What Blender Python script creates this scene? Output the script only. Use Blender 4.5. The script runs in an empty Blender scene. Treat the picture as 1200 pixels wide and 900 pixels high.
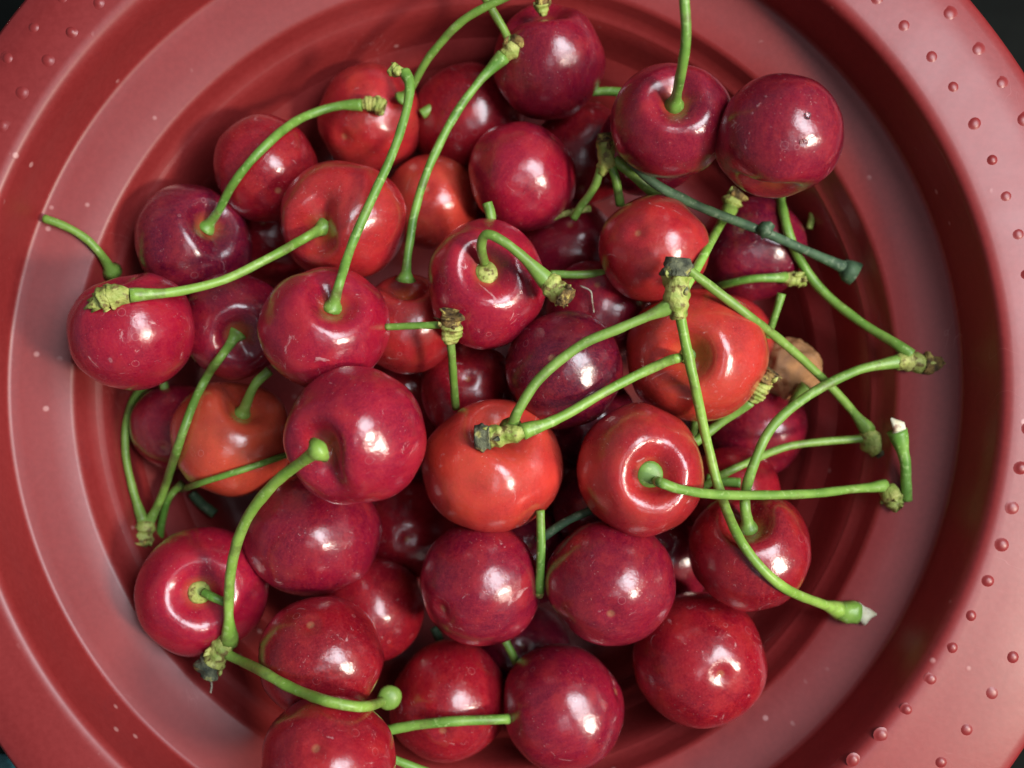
import bpy, math, random
import numpy as np
from mathutils import Vector, Matrix, noise as mn

random.seed(7)
SC = bpy.context.scene
COL = SC.collection
MM = 0.001
FP, CZ = 1152.0, 192.0            # focal length in photo pixels, camera height (mm) above the middle of the heap

# ------------------------------------------------------------------ camera
cam_d = bpy.data.cameras.new("camera")
cam = bpy.data.objects.new("camera", cam_d); COL.objects.link(cam)
cam.location = (0, 0, CZ * MM)
cam_d.sensor_width = 36.0
cam_d.lens = 36.0 * FP / 1200.0
cam_d.clip_start = 0.005; cam_d.clip_end = 20.0
cam_d.dof.use_dof = True
cam_d.dof.focus_distance = (CZ - 8) * MM
cam_d.dof.aperture_fstop = 11.0
SC.camera = cam

# ------------------------------------------------------------------ light
W = bpy.data.worlds.new("World"); SC.world = W; W.use_nodes = True
bg = W.node_tree.nodes["Background"]
bg.inputs[0].default_value = (0.80, 0.86, 1.0, 1); bg.inputs[1].default_value = 0.17

def area(name, direction, dist, sx, sy, power, colour, roll=0.0):
    l = bpy.data.lights.new(name, 'AREA'); l.shape = 'RECTANGLE'
    l.size = sx; l.size_y = sy; l.energy = power; l.color = colour
    o = bpy.data.objects.new(name, l); COL.objects.link(o)
    d = Vector(direction).normalized()
    o.location = d * dist
    o.rotation_euler = (Matrix.Rotation(0, 3, 'Z') @ d.to_track_quat('Z', 'Y').to_matrix() @ Matrix.Rotation(roll, 3, 'Z')).to_euler()
    return o
area("window_light", (0.50, 0.17, 0.85), 0.80, 0.42, 0.34, 7.0, (0.86, 0.93, 1.0), math.radians(25))
area("side_window_light", (0.10, -0.24, 0.97), 0.85, 0.08, 0.22, 0.40, (0.86, 0.93, 1.0), math.radians(-20))
area("ceiling_lamp", (0.70, -0.24, 0.70), 0.75, 0.10, 0.10, 4.9, (1.0, 0.90, 0.76))

SC.view_settings.view_transform = 'Standard'
SC.view_settings.look = 'None'
SC.view_settings.gamma = 1.0
SC.view_settings.exposure = 0.0
SC.render.engine = 'CYCLES'
SC.cycles.max_bounces = 8

# ------------------------------------------------------------------ materials
def mat(name):
    m = bpy.data.materials.new(name); m.use_nodes = True
    nt = m.node_tree
    return m, nt, nt.nodes["Principled BSDF"], nt.nodes, nt.links

def N(nt, t, **kw):
    n = nt.nodes.new(t)
    for k, v in kw.items():
        if k.startswith('i_'):
            n.inputs[k[2:].replace('_', ' ')].default_value = v
        else:
            setattr(n, k, v)
    return n

def ramp(nt, src, stops, interp='LINEAR'):
    r = nt.nodes.new("ShaderNodeValToRGB"); r.color_ramp.interpolation = interp
    e = r.color_ramp.elements
    while len(e) < len(stops): e.new(0.5)
    for k, (p, c) in enumerate(stops):
        e[k].position = p
        e[k].color = (c, c, c, 1) if isinstance(c, (int, float)) else (*c, 1)
    nt.links.new(src, r.inputs[0])
    return r.outputs[0]

def mix(nt, fac, a, b, mode='MIX'):
    m = nt.nodes.new("ShaderNodeMix"); m.data_type = 'RGBA'; m.blend_type = mode
    for sock, v in ((m.inputs[0], fac), (m.inputs[6], a), (m.inputs[7], b)):
        if isinstance(v, bpy.types.NodeSocket): nt.links.new(v, sock)
        elif isinstance(v, (int, float)): sock.default_value = v
        else: sock.default_value = (*v, 1)
    return m.outputs[2]

def math_n(nt, op, a, b=0.0, c=0.0):
    m = nt.nodes.new("ShaderNodeMath"); m.operation = op
    for i, v in enumerate((a, b, c)):
        if isinstance(v, bpy.types.NodeSocket): nt.links.new(v, m.inputs[i])
        else: m.inputs[i].default_value = v
    return m.outputs[0]

def skin_material():
    m, nt, bs, nd, lk = mat("cherry_skin")
    tc = nd.new("ShaderNodeTexCoord"); oi = nd.new("ShaderNodeObjectInfo")
    # every cherry samples its own stretch of the noise
    off = nd.new("ShaderNodeVectorMath"); off.operation = 'MULTIPLY_ADD'
    cmb = nd.new("ShaderNodeCombineXYZ")
    for i in range(3): lk.new(oi.outputs['Random'], cmb.inputs[i])
    lk.new(cmb.outputs[0], off.inputs[0]); off.inputs[1].default_value = (37, 53, 71)
    lk.new(tc.outputs['Object'], off.inputs[2])
    V = off.outputs[0]
    def noi(scale, detail=4, rough=.55, dist=0.0):
        n = N(nt, "ShaderNodeTexNoise"); n.inputs['Scale'].default_value = scale
        n.inputs['Detail'].default_value = detail; n.inputs['Roughness'].default_value = rough
        n.inputs['Distortion'].default_value = dist
        lk.new(V, n.inputs['Vector']); return n.outputs['Fac']
    base = oi.outputs['Color']
    dark = mix(nt, 1.0, base, (0.62, 0.55, 0.80), 'MULTIPLY')
    lite = mix(nt, 0.20, base, (0.80, 0.09, 0.03))
    c = mix(nt, ramp(nt, noi(1.3, 3), [(0.36, 0), (0.66, 1)]), dark, base)
    c = mix(nt, ramp(nt, noi(1.9, 4, .6, .4), [(0.5, 0), (0.78, 0.8)]), c, lite)
    c = mix(nt, math_n(nt, 'MULTIPLY', ramp(nt, noi(1.5, 4, .6, .5), [(0.42, 0), (0.72, 1)]), oi.outputs['Alpha']), c, (0.72, 0.20, 0.06))
    sep = nd.new("ShaderNodeSeparateXYZ"); lk.new(tc.outputs['Object'], sep.inputs[0])
    # orange-yellow tint down in the stem cavity
    r2 = math_n(nt, 'ADD', math_n(nt, 'MULTIPLY', sep.outputs[0], sep.outputs[0]), math_n(nt, 'MULTIPLY', sep.outputs[1], sep.outputs[1]))
    rad = math_n(nt, 'SQRT', r2)
    top = math_n(nt, 'GREATER_THAN', sep.outputs[2], 0.0)
    cav = math_n(nt, 'MULTIPLY', ramp(nt, math_n(nt, 'ADD', rad, math_n(nt, 'MULTIPLY', noi(5.0, 3), 0.12)), [(0.10, 1.0), (0.34, 0)]), top)
    c = mix(nt, math_n(nt, 'MULTIPLY', cav, 0.55), c, (0.55, 0.17, 0.03))
    # fine mottling and pale lenticels
    st = nd.new('ShaderNodeVectorMath'); st.operation = 'MULTIPLY'; lk.new(V, st.inputs[0]); st.inputs[1].default_value = (1, 1, .22)
    sn = N(nt, 'ShaderNodeTexNoise'); sn.inputs['Scale'].default_value = 13; sn.inputs['Detail'].default_value = 5; sn.inputs['Roughness'].default_value = .65; lk.new(st.outputs[0], sn.inputs['Vector'])
    c = mix(nt, ramp(nt, sn.outputs['Fac'], [(0.46, 0.0), (0.74, 0.48)]), c, mix(nt, 0.30, base, (0.72, 0.07, 0.05)))
    c = mix(nt, ramp(nt, noi(34, 4, .75), [(0.44, 0.0), (0.72, 0.6)]), c, mix(nt, 0.26, base, (0.75, 0.08, 0.09)))
    vo = N(nt, "ShaderNodeTexVoronoi"); vo.inputs['Scale'].default_value = 15
    lk.new(V, vo.inputs['Vector'])
    spk = math_n(nt, 'MULTIPLY', ramp(nt, vo.outputs['Distance'], [(0.05, 1), (0.11, 0)]), ramp(nt, noi(2.3, 2), [(0.44, 0), (0.58, 1)]))
    c = mix(nt, math_n(nt, 'MULTIPLY', spk, 0.6), c, (0.66, 0.42, 0.36))
    # dried water residue: pale scaly patches and thin ring marks
    res = ramp(nt, noi(3.0, 8, .72, 1.2), [(0.62, 0), (0.69, 1)])
    c = mix(nt, math_n(nt, 'MULTIPLY', res, 0.38), c, (0.66, 0.42, 0.42))
    vr = N(nt, "ShaderNodeTexVoronoi"); vr.inputs['Scale'].default_value = 2.6
    lk.new(V, vr.inputs['Vector'])
    dd = math_n(nt, 'ADD', vr.outputs['Distance'], math_n(nt, 'MULTIPLY', noi(9, 2), 0.05))
    ring = ramp(nt, dd, [(0.165, 0), (0.18, 1), (0.195, 0)])
    rsel = ramp(nt, noi(0.9, 1), [(0.54, 0), (0.60, 1)])
    ring = math_n(nt, 'MULTIPLY', ring, rsel)
    c = mix(nt, math_n(nt, 'MULTIPLY', ring, 0.25), c, (0.7, 0.4, 0.4))
    bot = math_n(nt, 'MULTIPLY', ramp(nt, rad, [(0.035, 1), (0.075, 0)]), math_n(nt, 'LESS_THAN', sep.outputs[2], 0.0))
    c = mix(nt, math_n(nt, 'MULTIPLY', bot, 0.3), c, (0.45, 0.27, 0.12))
    lk.new(c, bs.inputs['Base Color'])
    ro = ramp(nt, noi(7, 6, .65, .6), [(0.35, 0.26), (0.7, 0.42)])
    lk.new(mix(nt, res, ro, (0.6, 0.6, 0.6)), bs.inputs['Roughness'])
    bs.inputs['Specular IOR Level'].default_value = 0.28
    bs.inputs['Coat Weight'].default_value = 1.0
    cr = ramp(nt, noi(10, 6, .7, .8), [(0.35, 0.03), (0.70, 0.17)])
    lk.new(mix(nt, res, cr, (0.5, 0.5, 0.5)), bs.inputs['Coat Roughness'])
    bs.inputs['Subsurface Weight'].default_value = 0.12
    bs.inputs['Subsurface Radius'].default_value = (1.0, 0.15, 0.08)
    bs.inputs['Subsurface Scale'].default_value = 0.0025
    b1 = N(nt, "ShaderNodeBump"); b1.inputs['Strength'].default_value = 0.30; b1.inputs['Distance'].default_value = 0.0003
    hh = math_n(nt, 'ADD', math_n(nt, 'MULTIPLY', noi(14, 6, .7), 0.55), math_n(nt, 'MULTIPLY', noi(3.2, 3, .5), 1.6))
    hh = math_n(nt, 'ADD', hh, math_n(nt, 'MULTIPLY', res, 0.25))
    hh = math_n(nt, 'ADD', hh, math_n(nt, 'MULTIPLY', spk, 0.3))
    lk.new(hh, b1.inputs['Height']); lk.new(b1.outputs[0], bs.inputs['Normal']); lk.new(b1.outputs[0], bs.inputs['Coat Normal'])
    return m

def noisy_material(name, c1, c2, scale, rough, detail=5, bump=0.2, bdist=0.0002, c3=None, s3=0, spec=0.5, sss=0.0, thr=(0.35, 0.65), thr3=(0.58, 0.66), c4=None):
    m, nt, bs, nd, lk = mat(name)
    tc = nd.new("ShaderNodeTexCoord")
    n = N(nt, "ShaderNodeTexNoise"); n.inputs['Scale'].default_value = scale; n.inputs['Detail'].default_value = detail
    lk.new(tc.outputs['Object'], n.inputs['Vector'])
    c = mix(nt, ramp(nt, n.outputs['Fac'], [(thr[0], 0), (thr[1], 1)]), c1, c2)
    if c3:
        n3 = N(nt, "ShaderNodeTexNoise"); n3.inputs['Scale'].default_value = s3; n3.inputs['Detail'].default_value = 6
        lk.new(tc.outputs['Object'], n3.inputs['Vector'])
        c = mix(nt, ramp(nt, n3.outputs['Fac'], [(thr3[0], 0), (thr3[1], 1)]), c, c3)
    lk.new(c, bs.inputs['Base Color'])
    bs.inputs['Roughness'].default_value = rough
    bs.inputs['Specular IOR Level'].default_value = spec
    if sss:
        bs.inputs['Subsurface Weight'].default_value = sss
        bs.inputs['Subsurface Radius'].default_value = (0.5, 1.0, 0.2); bs.inputs['Subsurface Scale'].default_value = 0.001
    b = N(nt, "ShaderNodeBump"); b.inputs['Strength'].default_value = bump; b.inputs['Distance'].default_value = bdist
    if c4:
        n4 = N(nt, 'ShaderNodeTexNoise'); n4.inputs['Scale'].default_value = 150; n4.inputs['Detail'].default_value = 7; n4.inputs['Roughness'].default_value = .7
        lk.new(tc.outputs['Object'], n4.inputs['Vector'])
        oi = nd.new('ShaderNodeObjectInfo')
        c = mix(nt, math_n(nt, 'MULTIPLY', oi.outputs['Random'], 0.45), c, (0.20, 0.27, 0.05))
        c = mix(nt, ramp(nt, n4.outputs['Fac'], [(0.54, 0), (0.66, .85)]), c, c4)
        lk.new(c, bs.inputs['Base Color'])
    nb = N(nt, "ShaderNodeTexNoise"); nb.inputs['Scale'].default_value = scale * 3; nb.inputs['Detail'].default_value = 6
    lk.new(tc.outputs['Object'], nb.inputs['Vector'])
    lk.new(nb.outputs['Fac'], b.inputs['Height']); lk.new(b.outputs[0], bs.inputs['Normal'])
    return m

def silicone_material():
    m, nt, bs, nd, lk = mat("red_silicone")
    tc = nd.new("ShaderNodeTexCoord")
    def noi(scale, detail=4, rough=.55, dist=0.0):
        n = N(nt, "ShaderNodeTexNoise"); n.inputs['Scale'].default_value = scale
        n.inputs['Detail'].default_value = detail; n.inputs['Roughness'].default_value = rough
        n.inputs['Distortion'].default_value = dist
        lk.new(tc.outputs['Object'], n.inputs['Vector']); return n.outputs['Fac']
    c = mix(nt, ramp(nt, noi(22, 4), [(0.3, 0), (0.7, 1)]), (0.185, 0.014, 0.014), (0.23, 0.020, 0.020))
    # faint drying smears and dust
    sm = ramp(nt, noi(38, 6, .62, 2.5), [(0.60, 0), (0.72, 1)])
    c = mix(nt, math_n(nt, 'MULTIPLY', sm, 0.40), c, (0.17, 0.016, 0.020))
    scr = ramp(nt, noi(26, 2, .5, 6.0), [(0.494, 0), (0.50, 1), (0.506, 0)])
    scr = math_n(nt, 'MULTIPLY', scr, ramp(nt, noi(34, 2), [(0.60, 0), (0.68, 1)]))
    c = mix(nt, math_n(nt, 'MULTIPLY', scr, 0.30), c, (0.55, 0.22, 0.22))
    vo = N(nt, "ShaderNodeTexVoronoi"); vo.inputs['Scale'].default_value = 190
    lk.new(tc.outputs['Object'], vo.inputs['Vector'])
    dust = math_n(nt, 'MULTIPLY', ramp(nt, vo.outputs['Distance'], [(0.07, 1), (0.14, 0)]), ramp(nt, noi(60, 3), [(0.55, 0), (0.60, 1)]))
    c = mix(nt, math_n(nt, 'MULTIPLY', dust, 0.55), c, (0.62, 0.34, 0.32))
    fine = ramp(nt, noi(900, 2, .6), [(0.35, 0), (0.7, 1)])
    c = mix(nt, math_n(nt, 'MULTIPLY', fine, 0.16), c, (0.36, 0.045, 0.045))
    lk.new(c, bs.inputs['Base Color'])
    ro = ramp(nt, noi(30, 5, .6, 1.0), [(0.3, 0.38), (0.75, 0.48)])
    lk.new(mix(nt, math_n(nt, 'MULTIPLY', sm, 0.3), ro, (0.48, 0.48, 0.48)), bs.inputs['Roughness'])
    bs.inputs['Specular IOR Level'].default_value = 0.58
    bs.inputs['Subsurface Weight'].default_value = 0.0
    bs.inputs['Subsurface Radius'].default_value = (1.0, 0.1, 0.08); bs.inputs['Subsurface Scale'].default_value = 0.002
    b = N(nt, "ShaderNodeBump"); b.inputs['Strength'].default_value = 0.16; b.inputs['Distance'].default_value = 0.0002
    h = math_n(nt, 'ADD', math_n(nt, 'MULTIPLY', noi(700, 3), 0.4), noi(45, 4))
    h = math_n(nt, 'ADD', h, dust)
    lk.new(h, b.inputs['Height']); lk.new(b.outputs[0], bs.inputs['Normal'])
    return m

M_SKIN = skin_material()
M_SIL = silicone_material()
M_STEM = noisy_material("green_stem", (0.085, 0.22, 0.026), (0.19, 0.36, 0.06), 200, 0.45, c3=(0.26, 0.42, 0.12), s3=900, c4=(0.12, 0.13, 0.035), sss=0.10, bump=0.35)
M_STEMB = noisy_material("bright_stem", (0.15, 0.33, 0.035), (0.28, 0.47, 0.08), 200, 0.42, c3=(0.34, 0.52, 0.15), s3=900, c4=(0.14, 0.19, 0.04), sss=0.12, bump=0.3)
M_STEMD = noisy_material("dull_dark_stem", (0.022, 0.055, 0.026), (0.06, 0.12, 0.055), 300, 0.7, c3=(0.12, 0.17, 0.10), s3=800, bump=0.5)
M_SPUR = noisy_material("knobby_spur", (0.22, 0.30, 0.045), (0.46, 0.47, 0.13), 420, 0.6, c3=(0.16, 0.12, 0.03), s3=600, bump=0.7, bdist=0.0005, thr3=(0.54, 0.62))
M_TIP = noisy_material("brown_spur_end", (0.05, 0.03, 0.012), (0.28, 0.17, 0.045), 650, 0.8, c3=(0.50, 0.40, 0.10), s3=500, bump=0.9, bdist=0.0006, thr3=(0.56, 0.66))
M_GREY = noisy_material("mouldy_spur_end", (0.03, 0.035, 0.022), (0.17, 0.18, 0.10), 500, 0.85, c3=(0.34, 0.32, 0.10), s3=500, bump=0.9, bdist=0.0006)
M_PALE = noisy_material("torn_pale_flesh", (0.60, 0.55, 0.36), (0.72, 0.70, 0.55), 500, 0.6, bump=0.6, c3=(0.35, 0.22, 0.15), s3=400)
M_ROT = noisy_material("withered_brown_skin", (0.36, 0.15, 0.05), (0.50, 0.27, 0.12), 130, 0.42, c3=(0.16, 0.03, 0.02), s3=90, bump=0.5, bdist=0.0006)
M_TABLE = noisy_material("dark_worktop", (0.002, 0.0025, 0.002), (0.004, 0.005, 0.004), 60, 0.8, bump=0.1, spec=0.1)
M_TOWEL = noisy_material("teal_cloth", (0.03, 0.20, 0.24), (0.07, 0.34, 0.38), 90, 0.85, c3=(0.01, 0.05, 0.06), s3=45, bump=0.8, bdist=0.001, thr3=(0.5, 0.56))
M_DROP, _nt, _b, _n, _l = mat("water")
_b.inputs['Roughness'].default_value = 0.02; _b.inputs['IOR'].default_value = 1.33; _b.inputs['Transmission Weight'].default_value = 1.0
_b.inputs['Base Color'].default_value = (1, 1, 1, 1)

# ------------------------------------------------------------------ helpers
def mk(name, verts, faces, m, parent=None, smooth=True):
    me = bpy.data.meshes.new(name)
    me.from_pydata([tuple(v) for v in verts], [], faces)
    if smooth: me.polygons.foreach_set("use_smooth", [True] * len(me.polygons))
    me.materials.append(m)
    me.update()
    o = bpy.data.objects.new(name, me); COL.objects.link(o)
    if parent: o.parent = parent
    return o

def tag(o, label, cat, group=None, kind=None):
    if label: o['label'] = label
    if cat: o['category'] = cat
    if group: o['group'] = group
    if kind: o['kind'] = kind
    return o

def at(px, py, z):                      # photo pixel + height (mm) -> place in mm
    k = (CZ - z) / FP
    return Vector(((px - 600) * k, (450 - py) * k, z))

# ------------------------------------------------------------------ the colander
AX, AY = -5.6, -1.0                     # axis of the bowl, mm
PROF = [(101.3, 5.0), (100.0, 4.7), (99.2, 3.9), (98.8, 2.6), (98.4, -2), (98.25, -9.5), (98.0, -10.2), (97.3, -10.5),
        (95.5, -11.0), (91, -12.4), (86.9, -13.7), (86.2, -14.1), (85.8, -15.0), (85.2, -17.2), (84.7, -18.2), (83.9, -19.2), (83.0, -20.2),
        (82.3, -21.4), (81.6, -24), (80.8, -27.5), (79.8, -30.5), (78.3, -33.2), (76.5, -35.6),
        (74.9, -37.0), (73.6, -38.2), (72.3, -40), (71.4, -42.4), (70.0, -44.3), (67, -45.6), (60, -46), (40, -46), (20, -46), (4, -46)]
def rwall(z):
    if z >= 4: return 150.0
    for (r0, z0), (r1, z1) in zip(PROF, PROF[1:]):
        if z1 <= z <= z0:
            return r0 + (r1 - r0) * ((z0 - z) / max(1e-6, z0 - z1))
    return 0.0

def outer_pt(th):                        # outer edge of the flange: its circle is set a little off the bowl's axis
    cx, cy, R = -1.6 - AX, -3.1 - AY, 118.3
    dx, dy = math.cos(th), math.sin(th)
    b = dx * cx + dy * cy
    g = lambda c, q, e=.30: e * math.exp(-(((th - c + math.pi) % math.tau - math.pi) / .30) ** 2)
    w = g(2.47, 0, 1.2) + g(5.65, 0, 1.6) + g(.62, 0, -.6)
    w += -1.3 * math.exp(-(((th - 3.767 + math.pi) % math.tau - math.pi) / .25) ** 2)      # slightly buckled at one place
    return b + math.sqrt(b * b - (cx * cx + cy * cy - R * R)) + w

def colander():
    root = bpy.data.objects.new("colander", None); COL.objects.link(root)
    root.location = (AX * MM, AY * MM, -49.5 * MM)
    zoff = 49.5
    SEG = 256
    rings = []
    def ring(f):
        rings.append([f(2 * math.pi * i / SEG) for i in range(SEG)])
    # flange underside edge -> over the rolled edge -> across -> down inside
    T = 2.2
    ring(lambda t: (outer_pt(t) - 2.5, 4.2 - T))
    ring(lambda t: (outer_pt(t) - 0.5, 4.0 - T))
    ring(lambda t: (outer_pt(t) + 0.1, 3.3 - 0.6))
    ring(lambda t: (outer_pt(t) - 0.2, 4.0))
    ring(lambda t: (outer_pt(t) - 1.1, 4.6))
    ring(lambda t: (outer_pt(t) - 2.6, 4.75))
    for u in (0.8, 0.6, 0.4, 0.2):
        ring(lambda t, u=u: (102.6 + (outer_pt(t) - 2.6 - 102.6) * u, 5.1 + 0.25 * math.sin(u * math.pi) + 0.18 * math.sin(3 * t + 1)))
    ring(lambda t: (102.6, 5.05 + 0.1 * math.sin(3 * t + 1)))
    for r, z in PROF:
        ring(lambda t, r=r, z=z: (r + (0.25 * math.sin(2 * t + .6) + 0.12 * math.sin(5 * t)) * (z < 3 and r > 30), z))
    verts = [(r * math.cos(2 * math.pi * i / SEG) * MM, r * math.sin(2 * math.pi * i / SEG) * MM, (z + zoff) * MM) for rg in rings for i, (r, z) in enumerate(rg)]
    nr = len(rings)
    faces = []
    for a in range(nr - 1):
        for i in range(SEG):
            j = (i + 1) % SEG
            faces.append((a * SEG + i, a * SEG + j, (a + 1) * SEG + j, (a + 1) * SEG + i))
    faces.append([(nr - 1) * SEG + i for i in range(SEG)])
    # outer shell
    outp = [(103, 2.8), (101.2, 1.5), (100.7, -9.5), (99.5, -12.4), (88.2, -16.3), (87.2, -18.9), (83, -19.4), (82.4, -27.5), (81.3, -30.4), (75.6, -32), (74.8, -41.5), (72.5, -46), (70, -48.5), (68, -49.5), (4, -49.5)]
    base = len(verts)
    full = [rings[0]] + [[p] * SEG for p in outp]
    for rg in full:
        for i in range(SEG):
            r, z = rg[i]
            verts.append((r * math.cos(2 * math.pi * i / SEG) * MM, r * math.sin(2 * math.pi * i / SEG) * MM, (z + zoff) * MM))
    for a in range(len(full) - 1):
        for i in range(SEG):
            j = (i + 1) % SEG
            faces.append((base + a * SEG + j, base + a * SEG + i, base + (a + 1) * SEG + i, base + (a + 1) * SEG + j))
    faces.append([base + (len(full) - 1) * SEG + i for i in range(SEG)][::-1])
    body = mk("bowl", verts, faces, M_SIL, root)
    tag(root, "red silicone colander with stepped walls and a wide studded rim holding the cherries", "colander")
    # raised studs on the flange, two staggered rows (each one a part)
    meas_in = [(1044,14),(1100,77),(1145,151),(1179,231),(1193,274),(1212,431),(1196,553),(1171,650),(1127,742),(1067,828),(993,898),(15,122),(41,88),(67,57),(93,27)]
    meas_out = [(1115,20),(1144,57),(1171,95),(1195,134),(1181,780),(1151,829),(1117,875),(9,70),(38,36),(67,7)]
    def table(ms):
        out = []
        for px, py in ms:
            p = at(px, py, 5.1); x, y = p.x - AX, p.y - AY
            out.append((math.atan2(y, x) % (2 * math.pi), math.hypot(x, y)))
        out.sort(); return [a for a, _ in out], [r for _, r in out]
    me = None
    ti, to = table(meas_in), table(meas_out)
    n = 88
    p0 = at(1193, 274, 5.1); a0 = math.atan2(p0.y - AY, p0.x - AX)
    for row, tb in ((0, ti), (1, to)):
        for k in range(n):
            a = a0 + (k + 0.5 * row) * 2 * math.pi / n + random.uniform(-.003, .003)
            r = np.interp(a % (2 * math.pi), tb[0], tb[1], period=2 * math.pi)
            if r > outer_pt(a) - 3.0 or 3.45 < a % math.tau < 4.55: continue      # the lower left of the flange is smooth
            if me is None:
                vs, fs = [], []
                pr = [(1.5, -0.12), (1.2, 0.0), (0.98, 0.13), (0.78, 0.28), (0.52, 0.38), (0.26, 0.43)]
                for rr, zz in pr:
                    for i in range(14): vs.append((rr * math.cos(i * math.tau / 14) * MM, rr * math.sin(i * math.tau / 14) * MM, zz * MM))
                vs.append((0, 0, 0.445 * MM))
                for q in range(len(pr) - 1):
                    for i in range(14): fs.append((q * 14 + i, q * 14 + (i + 1) % 14, (q + 1) * 14 + (i + 1) % 14, (q + 1) * 14 + i))
                for i in range(14): fs.append((5 * 14 + i, 5 * 14 + (i + 1) % 14, 6 * 14))
                b = mk("stud", vs, fs, M_SIL, root); me = b.data
            else:
                b = bpy.data.objects.new("stud", me); COL.objects.link(b); b.parent = root
            k_ = random.uniform(.86, 1.12); b.scale = (k_, k_ * random.uniform(.93, 1.07), random.uniform(.6, 1.15)); b.rotation_euler = (0, 0, random.uniform(0, 6))
            u = (r - 102.6) / max(1, outer_pt(a) - 105.2)
            b.location = (r * math.cos(a) * MM, r * math.sin(a) * MM, (5.05 + 0.25 * math.sin(min(1, max(0, u)) * math.pi) + 0.18 * math.sin(3 * a + 1) + zoff) * MM)
    return root
colander()

# worktop and the cloth that peeps out under the rim
tag(mk("worktop", [(-2, -2, -.0497), (2, -2, -.0497), (2, 2, -.0497), (-2, 2, -.0497)], [(0, 1, 2, 3)], M_TABLE, smooth=False), None, None, kind='structure')
def cloth():
    vs, fs = [], []
    nx, ny = 90, 26
    for j in range(ny):
        for i in range(nx):
            x = -165 + 200 * i / (nx - 1); y = -90 - 60 * j / (ny - 1)
            h = 3.0 + 3.2 * mn.noise(Vector((x * .06, y * .05, 2))) + 1.5 * mn.noise(Vector((x * .2, y * .15, 5)))
            if j == 0 or i in (0, nx - 1): h = 0.6
            vs.append((x * MM, (y - 6 * mn.noise(Vector((x * .03, 0, 9)))) * MM, (-49.6 + max(.5, h)) * MM))
    for j in range(ny - 1):
        for i in range(nx - 1):
            fs.append((j * nx + i, j * nx + i + 1, (j + 1) * nx + i + 1, (j + 1) * nx + i)[::-1])
    tag(mk("cloth", vs, fs, M_TOWEL), "teal cloth on the dark worktop, peeping out at the bottom left corner", "cloth")
cloth()

# ------------------------------------------------------------------ fruit
def fruit_mesh(seed, ax=1.0, ay=1.0, suture=0.05, cav=0.36, heart=0.0, nt_=46, np_=64):
    vs, fs = [], []
    o = Vector((seed * 3.7, seed * 1.3, seed * .9))
    for a in range(nt_ + 1):
        t = math.pi * (a / nt_) ** 1.15
        for b in range(np_):
            p = 2 * math.pi * b / np_
            s, c = math.sin(t), math.cos(t)
            d = (p + math.pi) % (2 * math.pi) - math.pi
            g = math.exp(-(d / .30) ** 2)
            r = s ** .94 * (1.0 + 0.035 * c) * (1 - suture * g * s ** .5)
            z = 0.93 * c
            if c > 0:
                z += 0.05 * math.exp(-((s - .52) / .22) ** 2)
                z -= (cav + .05) * math.exp(-(s / .30) ** 2)
                z -= (0.10 + heart) * math.exp(-(d / .55) ** 2) * math.exp(-((s - .42) / .30) ** 2)
                z += heart * .5 * (math.exp(-((abs(d) - 1.5) / .6) ** 2)) * math.exp(-((s - .5) / .3) ** 2)
            else:
                z += 0.05 * math.exp(-(s / .13) ** 2)
                r *= 1 - 0.05 * (-c) ** 2
            x, y = r * math.cos(p) * ax, r * math.sin(p) * ay
            r *= 1 + 0.022 * math.cos(2 * p + seed)
            x, y = r * math.cos(p) * ax, r * math.sin(p) * ay
            k = 1 + 0.050 * mn.noise(Vector((x, y, z)) * 1.5 + o) + 0.010 * mn.noise(Vector((x, y, z)) * 4 + o)
            vs.append((x * k, y * k, z * k))
    for a in range(nt_):
        for b in range(np_):
            b2 = (b + 1) % np_
            q = (a * np_ + b, (a + 1) * np_ + b, (a + 1) * np_ + b2, a * np_ + b2)
            fs.append(q)
    return vs, fs

DK = (0.11, 0.001, 0.018); DC = (0.205, 0.003, 0.020); CR = (0.31, 0.004, 0.025)
RD = (0.37, 0.013, 0.019); DR = (0.25, 0.003, 0.012); OR = (0.52, 0.062, 0.028); ORR = (0.50, 0.036, 0.024)
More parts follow.
